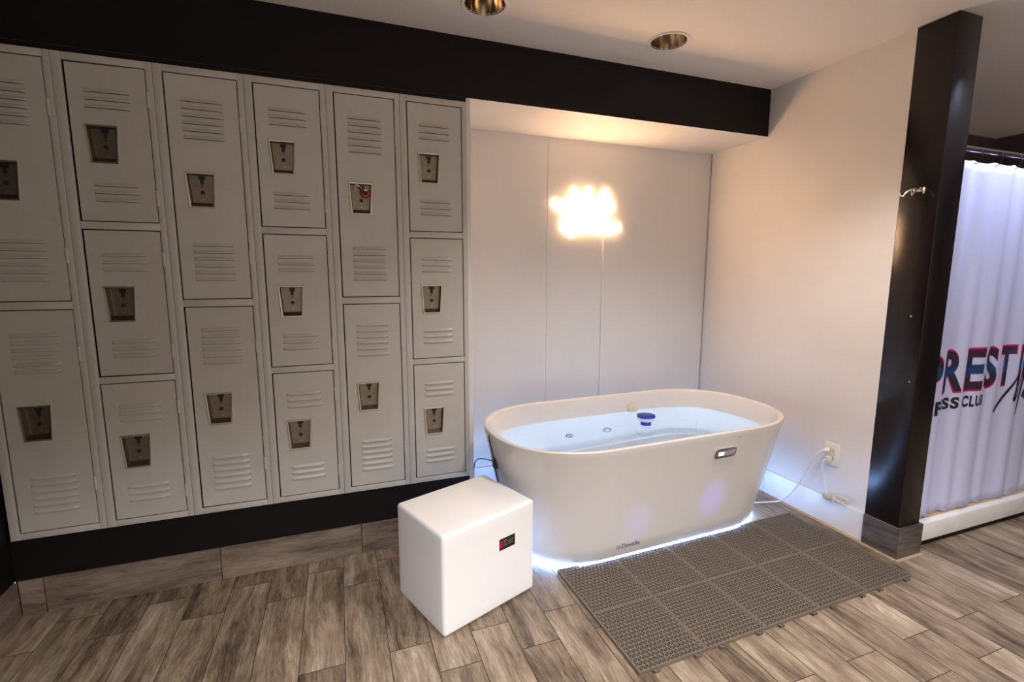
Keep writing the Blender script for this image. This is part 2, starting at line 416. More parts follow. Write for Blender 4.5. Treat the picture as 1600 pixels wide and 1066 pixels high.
DOORX0, DOORX1 = -.2745, -.0235
def make_door(parent, ztop, zbot, double, open_deg=0.0, sub_latch=True):
    """door hinged on its right edge; origin on the hinge line"""
    hx = DOORX1
    z0 = zbot
    n = 6 if double else 3; pit = .0275
    h = ztop - zbot; w_ = DOORX1 - DOORX0 - .004
    zl = zbot + h / 2 ; cx = -.1775 - hx
    wt, wb, hh = .101, .084, .135
    bm = bmesh.new(); yf, yb = -.0105, .0
    # slab with trapezoid window for the latch cup
    X0, X1 = -w_ - .0005, -.0022; Z0, Z1 = -h / 2 + .0025, h / 2 - .0025
    hole = [(cx - wt / 2, hh / 2), (cx + wt / 2, hh / 2), (cx + wb / 2, -hh / 2), (cx - wb / 2, -hh / 2)]
    outer = [(X0, Z1), (X1, Z1), (X1, Z0), (X0, Z0)]
    be = .0016
    vo = [bm.verts.new((a, yf, b)) for a, b in [(X0 + be, Z1 - be), (X1 - be, Z1 - be), (X1 - be, Z0 + be), (X0 + be, Z0 + be)]]
    ve = [bm.verts.new((a, yf + be, b)) for a, b in outer]; vb = [bm.verts.new((a, yb + .004, b)) for a, b in outer]
    vi = [bm.verts.new((a, yf, b)) for a, b in hole]; vj = [bm.verts.new((a, yb + .012, b)) for a, b in hole]
    for i in range(4):
        j = (i + 1) % 4
        bm.faces.new([vo[i], vo[j], vi[j], vi[i]]); bm.faces.new([ve[i], ve[j], vo[j], vo[i]])
        bm.faces.new([vb[i], vb[j], ve[j], ve[i]]); bm.faces.new([vi[i], vi[j], vj[j], vj[i]])
    # louvers, top and bottom sets
    lx = -.151 - hx
    for q in range(n):
        louver(bm, lx, h / 2 - .088 - q * pit, .142, yf); louver(bm, lx, -h / 2 + .075 + .0135 + (n - 1 - q) * pit, .142, yf)
    d = finish('door', bm, [M_LOCK, M_SLOT], parent, True, angle=30)
    d.location = (hx, 0, zl); d.rotation_euler = (0, 0, -math.radians(open_deg))
    latch_parts(d, cx, 0.0); d.children[0].location = (0, yf + .002, 0)
    for c in d.children: c.location = (0, yf + .0015, 0)
    bm = bmesh.new()
    hz = (h / 2 - .11, -h / 2 + .095) if not double else (h / 2 - .17, -h / 2 + .17)
    for z in hz:
        b2 = bmesh.new()
        lathe(b2, [(.0001, -.028), (.0042, -.028), (.0042, -.010), (.0036, -.0095), (.0036, -.0085), (.0042, -.008), (.0042, .008), (.0036, .0085), (.0036, .0095), (.0042, .010), (.0042, .028), (.0001, .028)], (.0035, yf - .0015, z), 'Z', 10)
        box(b2, .0035, .012, yf - .0005, yf + .0015, z - .027, z + .027)
        finish('hinge', b2, M_LOCKF, d, True)
    bm.free()
    return d

def make_locker(name, xr, doors, double, label, opens):
    t = empty(name, (xr, 0, .3192)); zb = .3192; zt = 2.1346; H = zt - zb
    bm = bmesh.new(); a, b_ = -.3045, -.0005; y0, y1 = -.012, -.0006
    def Z(z): return z - zb
    # face frame: two stiles, rails; body sides behind
    box(bm, a, DOORX0 - .001, y0, y1, 0, H, bevel=.0012); box(bm, DOORX1 + .001, b_, y0, y1, 0, H, bevel=.0012)
    rails = [(2.1095, 2.1346)] + ([(1.2125, 1.2415)] if double else [(1.5135, 1.5410), (.9155, .9415)]) + [(.3192, .3435)]
    for (p, q) in rails: box(bm, DOORX0 - .003, DOORX1 + .003, y0 + .0006, y1, Z(p), Z(q), bevel=.0010)
    box(bm, a, a + .002, y1, .40, .03, H - .002); box(bm, b_ - .002, b_, y1, .40, .03, H - .002)
    box(bm, a, b_, y1, .40, H - .020, H - .0185); box(bm, a, b_, .398, .40, .03, H - .02)
    box(bm, a + .003, b_ - .003, .030, .032, .03, H - .003, 1)      # dark sheet standing in for the shade seen through the door gaps
    for f in bm.faces: f.material_index = f.material_index
    fr = finish('frame', bm, [M_LOCKF, M_GAP], t, True, angle=30)
    for (zt_, zb_), od in zip(doors, opens):
        d = make_door(t, zt_ - zb, zb_ - zb, double, od)
        d.location.y = 0.0
    return tag(t, label, 'locker', 'school style lockers along the black wall')
DD = [(2.1085, 1.2425), (1.2115, .3445)]
TT = [(2.1085, 1.5420), (1.5125, .9425), (.9145, .3445)]
make_locker('locker', -1.525, DD, True, 'leftmost two-door grey metal locker, cut off by the left edge of the photo', (0, 0))
make_locker('locker', -1.220, TT, False, 'leftmost of the three-door grey metal lockers, upper doors standing slightly ajar', (2.2, 2.0, 0))
make_locker('locker', -0.915, DD, True, 'two-door grey metal locker with its lower door slightly ajar, between two three-door lockers', (0, 1.6))
make_locker('locker', -0.610, TT, False, 'three-door grey metal locker in the middle, fourth locker from the left', (0, 0, 0))
make_locker('locker', -0.305, DD, True, 'two-door grey metal locker with a red padlock in its upper latch', (0, .5))
make_locker('locker', 0.0, TT, False, 'rightmost three-door grey metal locker, next to the white alcove', (0, 0, 0))

# red padlock in the upper latch of the fifth locker
t = empty('padlock', (-.464, -.0065, 1.702))
bm = bmesh.new(); lathe(bm, [(.0001, .0105), (.019, .0105), (.0205, .008), (.0205, -.002), (.019, -.005), (.015, -.0065), (.0001, -.0065)], (0, 0, 0), 'Y', 28); finish('body', bm, M_RED, t, True)
bm = bmesh.new(); lathe(bm, [(.012, -.0062), (.0115, -.009), (.004, -.0095), (.0001, -.0095)], (0, 0, 0), 'Y', 20); finish('dial', bm, M_DARK, t, True)
bm = bmesh.new(); tube(bm, catmull([(-.012, .003, .010), (-.022, .0, .026), (-.036, -.002, .032), (-.044, .002, .024), (-.040, .006, .014)], 8), .0028, 8); finish('shackle', bm, M_CHROME, t, True)
bm = bmesh.new(); box(bm, -.004, .009, -.0105, -.0098, .006, .015, bevel=.0003); finish('sticker', bm, M_WPLAS, t)
tag(t, 'small round red padlock with steel shackle in the upper latch of a locker', 'padlock')

# ------------------------------------------------------------------ downlights
def downlight(x, y, power, color, cone, label):
    t = empty('downlight', (x, y, ZC))
    bm = bmesh.new(); lathe(bm, [(.0835, .002), (.094, -.0002), (.096, -.003), (.093, -.005), (.0835, -.004), (.080, .004)], n=40); finish('trim_ring', bm, M_WPLAS if power == 0 else M_WPLAS, t, True)
    bm = bmesh.new()
    # ribbed reflector cone
    n = 48; rs = []
    for r, h in ((.0815, -.002), (.079, .02), (.073, .055), (.062, .09), (.045, .115), (.03, .12)):
        rs.append([Vector((r * (1 - (.012 if k % 2 else 0)) * math.cos(2 * PI * k / n), r * (1 - (.012 if k % 2 else 0)) * math.sin(2 * PI * k / n), h)) for k in range(n)])
    rings(bm, rs, 0); finish('reflector', bm, M_BRASS, t, True, angle=60)
    bm = bmesh.new(); lathe(bm, [(.0001, .085), (.02, .087), (.027, .098), (.028, .118), (.0001, .119)], n=24)
    finish('bulb', bm, mat('lamp_glass_off', (.55, .5, .45), .25) if power == 0 else mat('lamp_glass_lit', (1, 1, 1), .3, emit=color, es=6), t, True)
    if power:
        ld = bpy.data.lights.new('downlight_beam', 'SPOT'); ld.energy = power; ld.color = color; ld.spot_size = math.radians(cone); ld.spot_blend = .55; ld.shadow_soft_size = .05
        lo = bpy.data.objects.new('downlight_beam', ld); COL.objects.link(lo); lo.parent = t; lo.location = (0, 0, .012)
    return tag(t, label, 'light', 'recessed ceiling downlights')
names_dl = ['recessed downlight at the top edge of the photo, above the lockers\' right end', 'recessed round downlight in the ceiling above the bathtub',
            'recessed downlight in the ceiling between camera and bathtub', 'recessed downlight in the ceiling in front of the shower curtain',
            'added downlight out of view inside the shower, for bounced light', 'recessed downlight in the ceiling behind the camera on the left', 'recessed downlight in the ceiling behind the camera on the right']
for (lx, ly, p, c, a), lb in zip(DOWNLIGHTS, names_dl): downlight(lx, ly, p, c, a, lb)

# narrow violet spotlights without fixtures, added to put violet patches on the tub's front
for nm, (sx, sy, sz), (tx, ty, tz), ang, en in (('added_violet_spot', (1.6, -4.0, 1.7), (1.11, -.47, .225), 1.7, 200), ('added_violet_spot', (1.3, -4.0, 1.7), (.665, -.47, .175), 1.7, 95)):
    ld = bpy.data.lights.new(nm, 'SPOT'); ld.energy = en; ld.color = (.20, .12, 1.0); ld.spot_size = math.radians(ang * 2); ld.spot_blend = 1.0; ld.shadow_soft_size = .03
    lo = bpy.data.objects.new(nm, ld); COL.objects.link(lo); lo.location = (sx, sy, sz)
    lo.rotation_euler = (Vector((tx, ty, tz)) - Vector((sx, sy, sz))).to_track_quat('-Z', 'Y').to_euler()
# ------------------------------------------------------------------ bathtub
TC = Vector((.888, -.163, 0)); TR = .035
NP = 96
def outline(a, b, cap, n=2.3):
    L = a - cap; q = []
    for i in range(9): q.append((L * i / 8.0, b))            # straight half side
    for i in range(1, 19):
        th = PI / 2 * (1 - i / 18.0) ; c, s_ = math.cos(th), math.sin(th)
        q.append((L + cap * max(c, 0) ** (2 / n), b * max(s_, 0) ** (2 / n)))
    q[-1] = (a, 0.0)
    full = q + [(x, -y) for x, y in q[:-1][::-1]]
    full += [(-x, y) for x, y in full[1:-1][::-1]]
    return full
def ringz(a, b, cap, z): return [Vector((x, y, z)) for x, y in outline(a, b, cap)]
def outer_at(z):
    t = (z - .03) / (.6 - .03); return (.722 + (.838 - .722) * t, .314 + (.420 - .314) * t, .36 + (.44 - .36) * t)
def inner_at(z):
    t = (z - .14) / (.6 - .14); return (.655 + (.813 - .655) * t, .262 + (.395 - .262) * t, .31 + (.415 - .31) * t)
tub = empty('bathtub', TC, TR)
bm = bmesh.new(); rs = []
rs.append(ringz(.66, .25, .30, .024)); a, b, c = outer_at(.022); rs.append(ringz(a - .005, b - .005, c, .022)); rs.append(ringz(a, b, c, .027))
for z in (.1, .2, .3, .4, .5, .57, .590): rs.append(ringz(*outer_at(z), z))
a, b, c = outer_at(.6); rs.append(ringz(a - .002, b - .002, c - .002, .597)); rs.append(ringz(a - .007, b - .007, c - .006, .6005)); rs.append(ringz(a - .018, b - .018, c - .017, .6005))
a, b, c = inner_at(.6); rs.append(ringz(a + .001, b + .001, c, .597))
for z in (.588, .53, .45, .35, .25, .19): rs.append(ringz(*inner_at(z), z))
a, b, c = inner_at(.15); rs.append(ringz(a - .012, b - .012, c - .01, .155)); rs.append(ringz(a - .04, b - .04, c - .035, .130)); rs.append(ringz(a - .09, b - .09, c - .08, .12)); rs.append(ringz(.3, .08, .1, .118))
rings(bm, rs, 0, True, True)
finish('shell', bm, M_TUB, tub, True, angle=50)
bm = bmesh.new(); rings(bm, [ringz(.672, .266, .31, z) for z in (0.0, .0235)], 0, True, True); finish('plinth', bm, M_WPLAS, tub)
bm = bmesh.new()
rings(bm, [ringz(.705, .297, .345, .004), ringz(.7165, .3085, .356, .004), ringz(.7165, .3085, .356, .013), ringz(.705, .297, .345, .013)], 0, loop=True)
tag(finish('light_strip', bm, M_STRIP, tub, True), 'glowing blue-white strip under the rim')
def to_tub(p): return Matrix.Rotation(-TR, 3, 'Z') @ (Vector(p) - TC)
def front_y(z):  # local y of the outer front face
    return -outer_at(z)[1]
slope = math.atan2(.420 - .314, .57)
# control panel on the front face
pc = Vector((to_tub((1.128, -.56, .495)).x, front_y(.494), .494))
PM = Matrix.Translation(pc) @ Matrix.Rotation(slope, 4, 'X')   # local: x along, z up, -y out
def rrect(w_, h, r, n=6):
    out = []
    for cx, cz, a0 in ((w_ / 2 - r, h / 2 - r, 0), (-w_ / 2 + r, h / 2 - r, PI / 2), (-w_ / 2 + r, -h / 2 + r, PI), (w_ / 2 - r, -h / 2 + r, 1.5 * PI)):
        for k in range(n + 1):
            a = a0 + PI / 2 * k / n; out.append((cx + r * math.cos(a), cz + r * math.sin(a)))
    return out
bm = bmesh.new()
def pr(bm, poly, y0, y1, off=(0, 0), mi=0): prism(bm, poly, y0, y1, mi, lambda a, b, c: PM @ Vector((a + off[0], c, b + off[1])))
pr(bm, rrect(.136, .050, .018), .006, -.006); pr(bm, rrect(.125, .040, .014), -.0055, -.0085)
cp = finish('control_panel', bm, M_CHROME, tub)
bm = bmesh.new(); pr(bm, rrect(.110, .026, .009), -.0083, -.0092); finish('panel_face', bm, mat('panel_grey', (.30, .31, .36), .35), cp)
bm = bmesh.new(); pr(bm, rrect(.034, .019, .002), -.0090, -.0097, (-.031, 0)); finish('display', bm, M_LCD, cp)
for i, (ox, oz) in enumerate([(-.002, .005), (.010, -.005), (.023, .005), (.035, -.002), (.044, .006)]):
    bm = bmesh.new(); pr(bm, rrect(.007, .006, .0025), -.0090, -.0097, (ox, oz)); finish('button', bm, M_ICON, cp)
bm = bmesh.new(); sp = to_tub((1.205, -.56, .57)); lathe(bm, [(.0001, -.002), (.003, -.0015), (.0035, .002)], (sp.x, front_y(.565), .565), 'Y', 10); finish('screw', bm, M_GREYD, tub, True)

def text_mesh(body, size, extr=0.0, off=0.0, spacing=1.0, shear=0.0):
    cu = bpy.data.curves.new('txt', 'FONT'); cu.body = body; cu.size = size; cu.extrude = extr; cu.offset = off; cu.space_character = spacing; cu.shear = shear; cu.resolution_u = 4
    o = bpy.data.objects.new('txt', cu); COL.objects.link(o)
    dg = bpy.context.evaluated_depsgraph_get(); dg.update(); me = bpy.data.meshes.new_from_object(o.evaluated_get(dg))
    bpy.data.objects.remove(o); bpy.data.curves.remove(cu); return me
# printed maker's mark near the base
me = text_mesh('Dovalle', .034, .0003, .0004); lp = to_tub((.572, -.47, .07)); zf = .068
LM = Matrix.Translation(Vector((lp.x + .027, front_y(zf) - .0006, zf))) @ Matrix.Rotation(slope, 4, 'X') @ Matrix.Rotation(PI / 2, 4, 'X')
me.transform(LM); me.materials.clear(); me.materials.append(M_LOGO); lg = link('logo', me, tub)
bm = bmesh.new()
for r in (.011, .006):
    cc = [Vector((lp.x + .010 + r * math.cos(q * PI / 8), front_y(zf + .011) - .0008, zf + .011 + r * math.sin(q * PI / 8))) for q in range(17)]
    tube(bm, cc, .0009, 5, 0, False)
finish('logo_ring', bm, M_LOGO, tub)
# jets on the inner back wall below the water
def jet(wx, z, r, mats_, nm):
    l = to_tub((wx, .2, z)); a, b, c = inner_at(z); tl = math.atan2(.395 - .262, .46)
    J = Matrix.Translation((l.x, b - .001, z)) @ Matrix.Rotation(tl - .45, 4, 'X')
    bm = bmesh.new()
    lathe(bm, [(r, .004), (r, -.004), (r * .86, -.007), (r * .74, -.007), (r * .7, -.002)], (0, 0, 0), 'Y', 24, 0, M=J)
    lathe(bm, [(r * .72, -.001), (r * .55, -.003), (r * .3, -.003), (.0001, -.003)], (0, 0, 0), 'Y', 24, 1, M=J)
    lathe(bm, [(r * .34, -.003), (r * .30, -.009), (.0001, -.010)], (0, 0, 0), 'Y', 16, 2, M=J)
    finish(nm, bm, mats_, tub, True)
jet(.635, .285, .024, [M_GREYD, M_WPLAS, M_GREYD], 'water_jet')
jet(.893, .285, .031, [M_GREY, M_GREY, M_WPLAS], 'water_jet')
# cream dome at the waterline of the back wall
l = to_tub((1.12, .2, .5)); bm = bmesh.new()
lathe(bm, [(.036, .0), (.036, -.012), (.031, -.022), (.018, -.028), (.0001, -.029)], (l.x, inner_at(.505)[1] + .002, .505), 'Y', 24)
finish('cream_dome', bm, M_CREAM, tub, True)
# underwater lamps on the inner front wall
for lx in (-.30, .0, .30):
    a, b, c = inner_at(.36); bm = bmesh.new(); lathe(bm, [(.034, -.002), (.034, .006), (.0001, .008)], (lx, -b - .001, .33), 'Y', 20); finish('underwater_lamp', bm, M_POOL, tub)
# black power inlet on the left end with its cord
bm = bmesh.new(); pz = .455; a, b, c = outer_at(pz); box(bm, -a - .012, -a + .012, -.012, .018, pz - .035, pz + .012, bevel=.004)
pl = finish('power_inlet', bm, M_BLACK, tub, True)
bm = bmesh.new(); a2 = outer_at(.55)[0]
tube(bm, [Vector((-outer_at(z)[0] - .0022, .03, z)) for z in (.575, .45, .3, .15, .05)], .0028, 6); finish('edge_seal', bm, M_BLACK, tub, True)
c0 = Vector((-a - .008, .0, pz - .005)); e0 = to_tub((.026, .012, .335))
bm = bmesh.new(); tube(bm, catmull([c0, c0 + Vector((-.016, .01, .008)), (c0 + e0) / 2 + Vector((-.012, .03, .030)), e0 + Vector((.008, .0, .04)), e0, e0 + Vector((.0, .0, -.08)), e0 + Vector((.01, .03, -.2)), Vector((e0.x + .03, e0.y + .1, .01))], 8), .0028, 6)
finish('power_cord', bm, M_BLACK, tub, True)
tag(tub, 'white oval freestanding plunge bathtub full of blue lit water in the alcove', 'bathtub')
# water
WZ = .492
bm = bmesh.new(); rs = []
for z in (.135, .16, .2, .3, .4, .485): a, b, c = inner_at(z); rs.append(ringz(a + .003, b + .003, c, z) if z > .17 else ringz(a - .02, b - .02, c, z))
a, b, c = inner_at(WZ); rs.append(ringz(a + .003, b + .003, c, WZ))
V = rings(bm, rs, 0, True, True)
wat = finish('bath_water', bm, M_WATER); wat.location = TC; wat.rotation_euler = (0, 0, TR)
# open bottom water body keeps only the surface sheet and its edge
tag(wat, 'clear pale blue water filling the white bathtub', 'water')

# floating dispenser
fd = empty('chlorine_dispenser', (1.032, -.052, WZ + .016)); T = Matrix.Rotation(math.radians(-3), 4, 'X')
bm = bmesh.new(); lathe(bm, [(.0001, .042), (.040, .042), (.048, .040), (.050, .034), (.048, .026), (.046, .024)], n=36, M=T)
for k in range(18):
    a = 2 * PI * k / 18; box(bm, -.0012, .0012, -.0012, .0012, .028, .041, M=Matrix.Translation((.0495 * math.cos(a), .0495 * math.sin(a), 0)))
finish('cap', bm, M_BLUE, fd, True)
bm = bmesh.new(); lathe(bm, [(.047, .026), (.049, .022), (.047, .012), (.036, .004), (.030, .002)], n=36, M=T); finish('float_ring', bm, M_WPLAS, fd, True)
bm = bmesh.new()
lathe(bm, [(.024, .003), (.0235, -.022), (.0001, -.024)], n=24, M=T)
for k in range(9):
    a = 2 * PI * k / 9; box(bm, -.003, .006, -.0035, .0035, -.022, .003, bevel=.001, M=Matrix.Rotation(a, 4, 'Z') @ Matrix.Translation((.024, 0, 0)))
finish('basket', bm, M_BLUE, fd, True)
tag(fd, 'round blue and white chlorine dispenser floating in the bathtub', 'dispenser')

# ------------------------------------------------------------------ neon sign
ns = empty('neon_sign', (.895, D, 1.72))
import math as _m
def npx(px, py):
    py = 319 + (py - 319) * .8 if 304 < py < 335 else (352 + (py - 352) * .62 if py > 335 and py < 366 else py)  # sign plan coordinates measured on the wall: returns local x, z
    k = .45 / 97.0
    return ((px - 916.0) * k * .98 + .0, (331.5 - py) * (.0037))
top_strokes = [
    [(864, 312), (873, 322), (882, 329), (892, 331), (900, 326), (896, 318), (889, 313), (885, 310)],
    [(896, 291), (898, 310), (899, 324), (905, 329), (912, 322), (913, 312), (907, 310), (902, 318)],
    [(919, 289), (916, 308), (916, 322), (921, 328), (927, 322), (928, 312), (922, 312)],
    [(927, 322), (932, 328), (937, 318), (943, 300), (945, 291), (945, 310), (940, 322), (946, 328), (953, 322), (956, 316), (952, 312), (946, 316)],
]
bot_strokes = [
    [(880, 344), (880, 354), (884, 362), (891, 359), (892, 349), (886, 344), (880, 350)],
    [(892, 368), (894, 354), (898, 342), (905, 344), (906, 354), (900, 360), (896, 354)],
    [(908, 337), (909, 345), (909, 352), (912, 360), (918, 356), (920, 346), (926, 344), (924, 358), (930, 360)],
    [(930, 360), (930, 342), (936, 340), (938, 352), (934, 360), (942, 360), (943, 346), (950, 346), (948, 358)],
    [(948, 358), (956, 362), (960, 354), (969, 351), (958, 350), (950, 345)],
]
for nm, st in (('top_tube', top_strokes), ('bottom_tube', bot_strokes)):
    bm = bmesh.new()
    for s in st:
        P = [(npx(a, b_)[0], -.007, npx(a, b_)[1]) for a, b_ in s]; tube(bm, catmull(P, 6), .0045, 8)
    finish(nm, bm, M_NEON, ns, True)
for q in ((-.12, .05), (.13, .05), (-.12, -.09), (.13, -.09)):
    bm = bmesh.new(); lathe(bm, [(.004, 0), (.004, -.010), (.0001, -.010)], (q[0], 0, q[1]), 'Y', 8); finish('standoff', bm, M_WPLAS, ns)
bm = bmesh.new(); tube(bm, [(.123, -.006, z) for z in (-.12, -.4, -.8, -1.2)] + [(.123, -.004, -1.55)], .0045, 6); finish('power_cord', bm, M_WPLAS, ns)
tag(ns, 'glowing warm white neon script sign on the alcove back wall', 'neon sign')

# ------------------------------------------------------------------ cube stool
so = Vector((-.287, -.697, 0)); ux = Vector((.426, .161, 0)).normalized(); uy = Vector((-ux.y, ux.x, 0)); LX, LY, HZ = .455, .350, .408
st = empty('cube_stool', so + ux * LX / 2 + uy * LY / 2, math.atan2(ux.y, ux.x))
bm = bmesh.new(); N = 14
def rbox(bm, lx, ly, h, r):
    # rounded box, subtly crowned faces
    def bulge(p):
        x, y, z = p; fx, fy, fz = 2 * x / lx, 2 * y / ly, 2 * (z - h / 2) / h
        b = .004
        return Vector((x + b * fx * (1 - fy * fy) * (1 - fz * fz), y + b * fy * (1 - fx * fx) * (1 - fz * fz), z + b * .8 * max(fz, 0) * (1 - fx * fx) * (1 - fy * fy)))
    fs = box(bm, -lx / 2, lx / 2, -ly / 2, ly / 2, .004, h)
    es = list({e for f in fs for e in f.edges})
    bmesh.ops.subdivide_edges(bm, edges=es, cuts=7, use_grid_fill=True)
    sharp = [e for e in bm.edges if len(e.link_faces) == 2 and e.link_faces[0].normal.dot(e.link_faces[1].normal) < .5]
    bm.normal_update(); sharp = [e for e in bm.edges if len(e.link_faces) == 2 and abs(e.link_faces[0].normal.dot(e.link_faces[1].normal)) < .5]
    bmesh.ops.bevel(bm, geom=sharp, offset=r, segments=5, affect='EDGES', profile=.5)
    for v in bm.verts: v.co = bulge(v.co)
rbox(bm, LX, LY, HZ, .014)
body = finish('body', bm, M_STOOL, st, True, angle=60)
bm = bmesh.new(); box(bm, -.19, .19, -.14, .14, 0, .006); finish('foot', bm, M_BLACK, st)
# small label on the front face (local -y face)
lx0 = -LX / 2 + .262; yl = -LY / 2 - .0042
bm = bmesh.new(); box(bm, lx0, lx0 + .081, yl - .0008, yl + .004, .253, .300, bevel=.0004); lb = finish('label', bm, M_BLACK, st)
bm = bmesh.new(); box(bm, lx0 + .002, lx0 + .016, yl - .0014, yl, .264, .292); finish('red_patch', bm, M_RED, lb)
bm = bmesh.new()
for i, (a, c, w_, h) in enumerate([(.020, .283, .007, .009), (.029, .283, .007, .009), (.020, .268, .016, .004), (.020, .275, .016, .003), (.042, .283, .030, .003), (.042, .276, .026, .003), (.042, .268, .030, .003)]):
    box(bm, lx0 + a, lx0 + a + w_, yl - .0013, yl, c, c + h)
finish('print', bm, mat('label_print', (.16, .13, .10), .5), lb)
tag(st, 'white moulded plastic cube stool on the plank floor in front of the lockers', 'stool')

# ------------------------------------------------------------------ floor mat
fm = empty('floor_mat', (1.022, -.754, 0), .026); TW, TD = .2925, .3065; TH = .013
def lattice_mesh():
    bm = bmesh.new(); z1 = TH; z0 = .001
    def tri(P, wdt):
        P = [Vector((p[0], p[1], 0)) for p in P]; A = (P[1] - P[0]).cross(P[2] - P[0])
        if A.z < 0: P = P[::-1]
        l = [(P[(i + 1) % 3] - P[i]).length for i in range(3)]; per = sum(l); area = abs((P[1] - P[0]).cross(P[2] - P[0]).z) / 2
        inr = 2 * area / per
        I = (P[0] * l[1] + P[1] * l[2] + P[2] * l[0]) / per
        s = max(.05, 1 - wdt / inr)
        Q = [I + (p - I) * s for p in P]
        vt = [bm.verts.new((p.x, p.y, z1)) for p in P]; vi = [bm.verts.new((q.x, q.y, z1)) for q in Q]; vl = [bm.verts.new((q.x, q.y, z0)) for q in Q]
        for i in range(3):
            j = (i + 1) % 3
            bm.faces.new([vt[i], vt[j], vi[j], vi[i]]); bm.faces.new([vi[i], vi[j], vl[j], vl[i]])
    b = .005; X0, X1, Y0, Y1 = b, TW - b, b, TD - b
    rows = 16; dy = (Y1 - Y0) / rows; colsn = 15; dx = (X1 - X0) / colsn
    for r in range(rows):
        ya, yb = Y0 + r * dy, Y0 + (r + 1) * dy
        sa = 0 if r % 2 == 0 else .5; sb = .5 - sa
        lo = [X0] + [X0 + dx * (k + sa) for k in range(colsn + 1) if 1e-6 < dx * (k + sa) < (X1 - X0) - 1e-6] + [X1]
        hi = [X0] + [X0 + dx * (k + sb) for k in range(colsn + 1) if 1e-6 < dx * (k + sb) < (X1 - X0) - 1e-6] + [X1]
        i = j = 0
        while i < len(lo) - 1 or j < len(hi) - 1:
            if j >= len(hi) - 1 or (i < len(lo) - 1 and lo[i + 1] <= hi[j + 1] + 1e-9):
                tri([(lo[i], ya), (lo[i + 1], ya), (hi[j], yb)], .0016); i += 1
            else:
                tri([(hi[j], yb), (hi[j + 1], yb), (lo[i], ya)], .0016); j += 1
    g = .0008
    for (a, c, d_, e) in ((g, TW - g, g, b), (g, TW - g, TD - b, TD - g), (g, b, b, TD - b), (TW - b, TW - g, b, TD - b)): box(bm, a, c, d_, e, 0, z1)
    me = bpy.data.meshes.new('mat_tile'); bmesh.ops.recalc_face_normals(bm, faces=bm.faces); bm.to_mesh(me); bm.free(); me.materials.append(M_MAT); return me
tm = lattice_mesh()
bm = bmesh.new(); box(bm, -.012, .012, -.012, .002, .001, .005, bevel=.0008); box(bm, -.012, -.008, -.012, .001, .003, .010); box(bm, .008, .012, -.012, .001, .003, .010); box(bm, -.012, .012, -.012, -.009, .003, .010)
lm = bpy.data.meshes.new('connector_loop'); bm.to_mesh(lm); bm.free(); lm.materials.append(M_MAT)
for j in range(2):
    for i in range(5):
        o = link('mat_tile', tm, fm); o.location = (-TW * 2.5 + i * TW, -TD + j * TD, 0)
        if j == 0:
            for q in (.066, .246):
                c = link('connector_loop', lm, o); c.location = (q, 0, 0)
tag(fm, 'taupe perforated plastic drainage mat on the floor in front of the bathtub', 'floor mat')

# ------------------------------------------------------------------ outlet and cords
ou = empty('wall_outlet', (W, -.570, .396))
bm = bmesh.new(); box(bm, -.006, 0, -.040, .040, -.060, .060, bevel=.002); pf = finish('face_plate', bm, M_WPLAS, ou, True)
bm = bmesh.new(); box(bm, -.0075, -.003, -.018, .018, -.035, .035, bevel=.001); finish('receptacle', bm, M_CREAM, ou)
for z in (.018, -.018):
    for y in (-.006, .006):
        bm = bmesh.new(); box(bm, -.0079, -.007, y - .001, y + .001, z - .005, z + .005); finish('socket_slot', bm, M_DARK, ou)
tag(ou, 'white wall outlet with two plugs on the right wall beside the bathtub', 'outlet')
cb = empty('tub_power_cord', (W, -.55, .414))
bm = bmesh.new(); lathe(bm, [(.0001, -.008), (.012, -.008), (.013, -.014), (.011, -.03), (.006, -.040)], (0, 0, 0), 'X', 16); finish('plug', bm, M_WPLAS, cb, True)
o_ = Vector((W, -.55, .414))
pts = [(-.036, 0, 0), (-.055, .010, -.008), (-.070, .035, -.06), (-.060, .080, -.16), (-.055, .14, -.28), (-.055, .20, -.365), (-.065, .235, -.395), (-.10, .26, -.405), (-.16, .28, -.407), (-.24, .31, -.407)]
bm = bmesh.new(); tube(bm, catmull(pts, 8), .0045, 8); finish('cord', bm, M_WPLAS, cb, True)
tag(cb, 'thick white power cord running from the bathtub base up to the wall outlet', 'cord')
cc_ = empty('coiled_cord', (W, -.566, .372))
bm = bmesh.new(); box(bm, -.036, -.0082, -.012, .012, -.014, .012, bevel=.004); finish('plug', bm, M_CREAM, cc_, True)
bm = bmesh.new(); tube(bm, catmull([(-.034, .002, -.002), (-.048, .008, -.012), (-.046, .012, -.05), (-.028, .010, -.11), (-.018, .004, -.165), (-.014, -.01, -.195), (-.014, -.03, -.205)], 8), .0030, 6); finish('cord', bm, M_WPLAS, cc_, True)
bm = bmesh.new()
for k in range(5):
    rr = .012 + .005 * (k % 3); dz = .003 * (k - 2); o2 = -.012 - .004 * (k % 3)
    P = [(o2, -.05 + .068 * math.cos(q) , -.207 + dz + rr * math.sin(q * (2 if k % 2 else 1) + .7 * k) - .016 * math.cos(q)) for q in [2 * PI * i / 20 for i in range(21)]]
    tube(bm, P, .0026, 6, 0, False)
box(bm, -.024, -.004, -.048, -.040, -.226, -.188, bevel=.003)
finish('coil', bm, M_CREAM, cc_, True)
tag(cc_, 'thin cream cord bundled up and hanging below the wall outlet', 'cord')

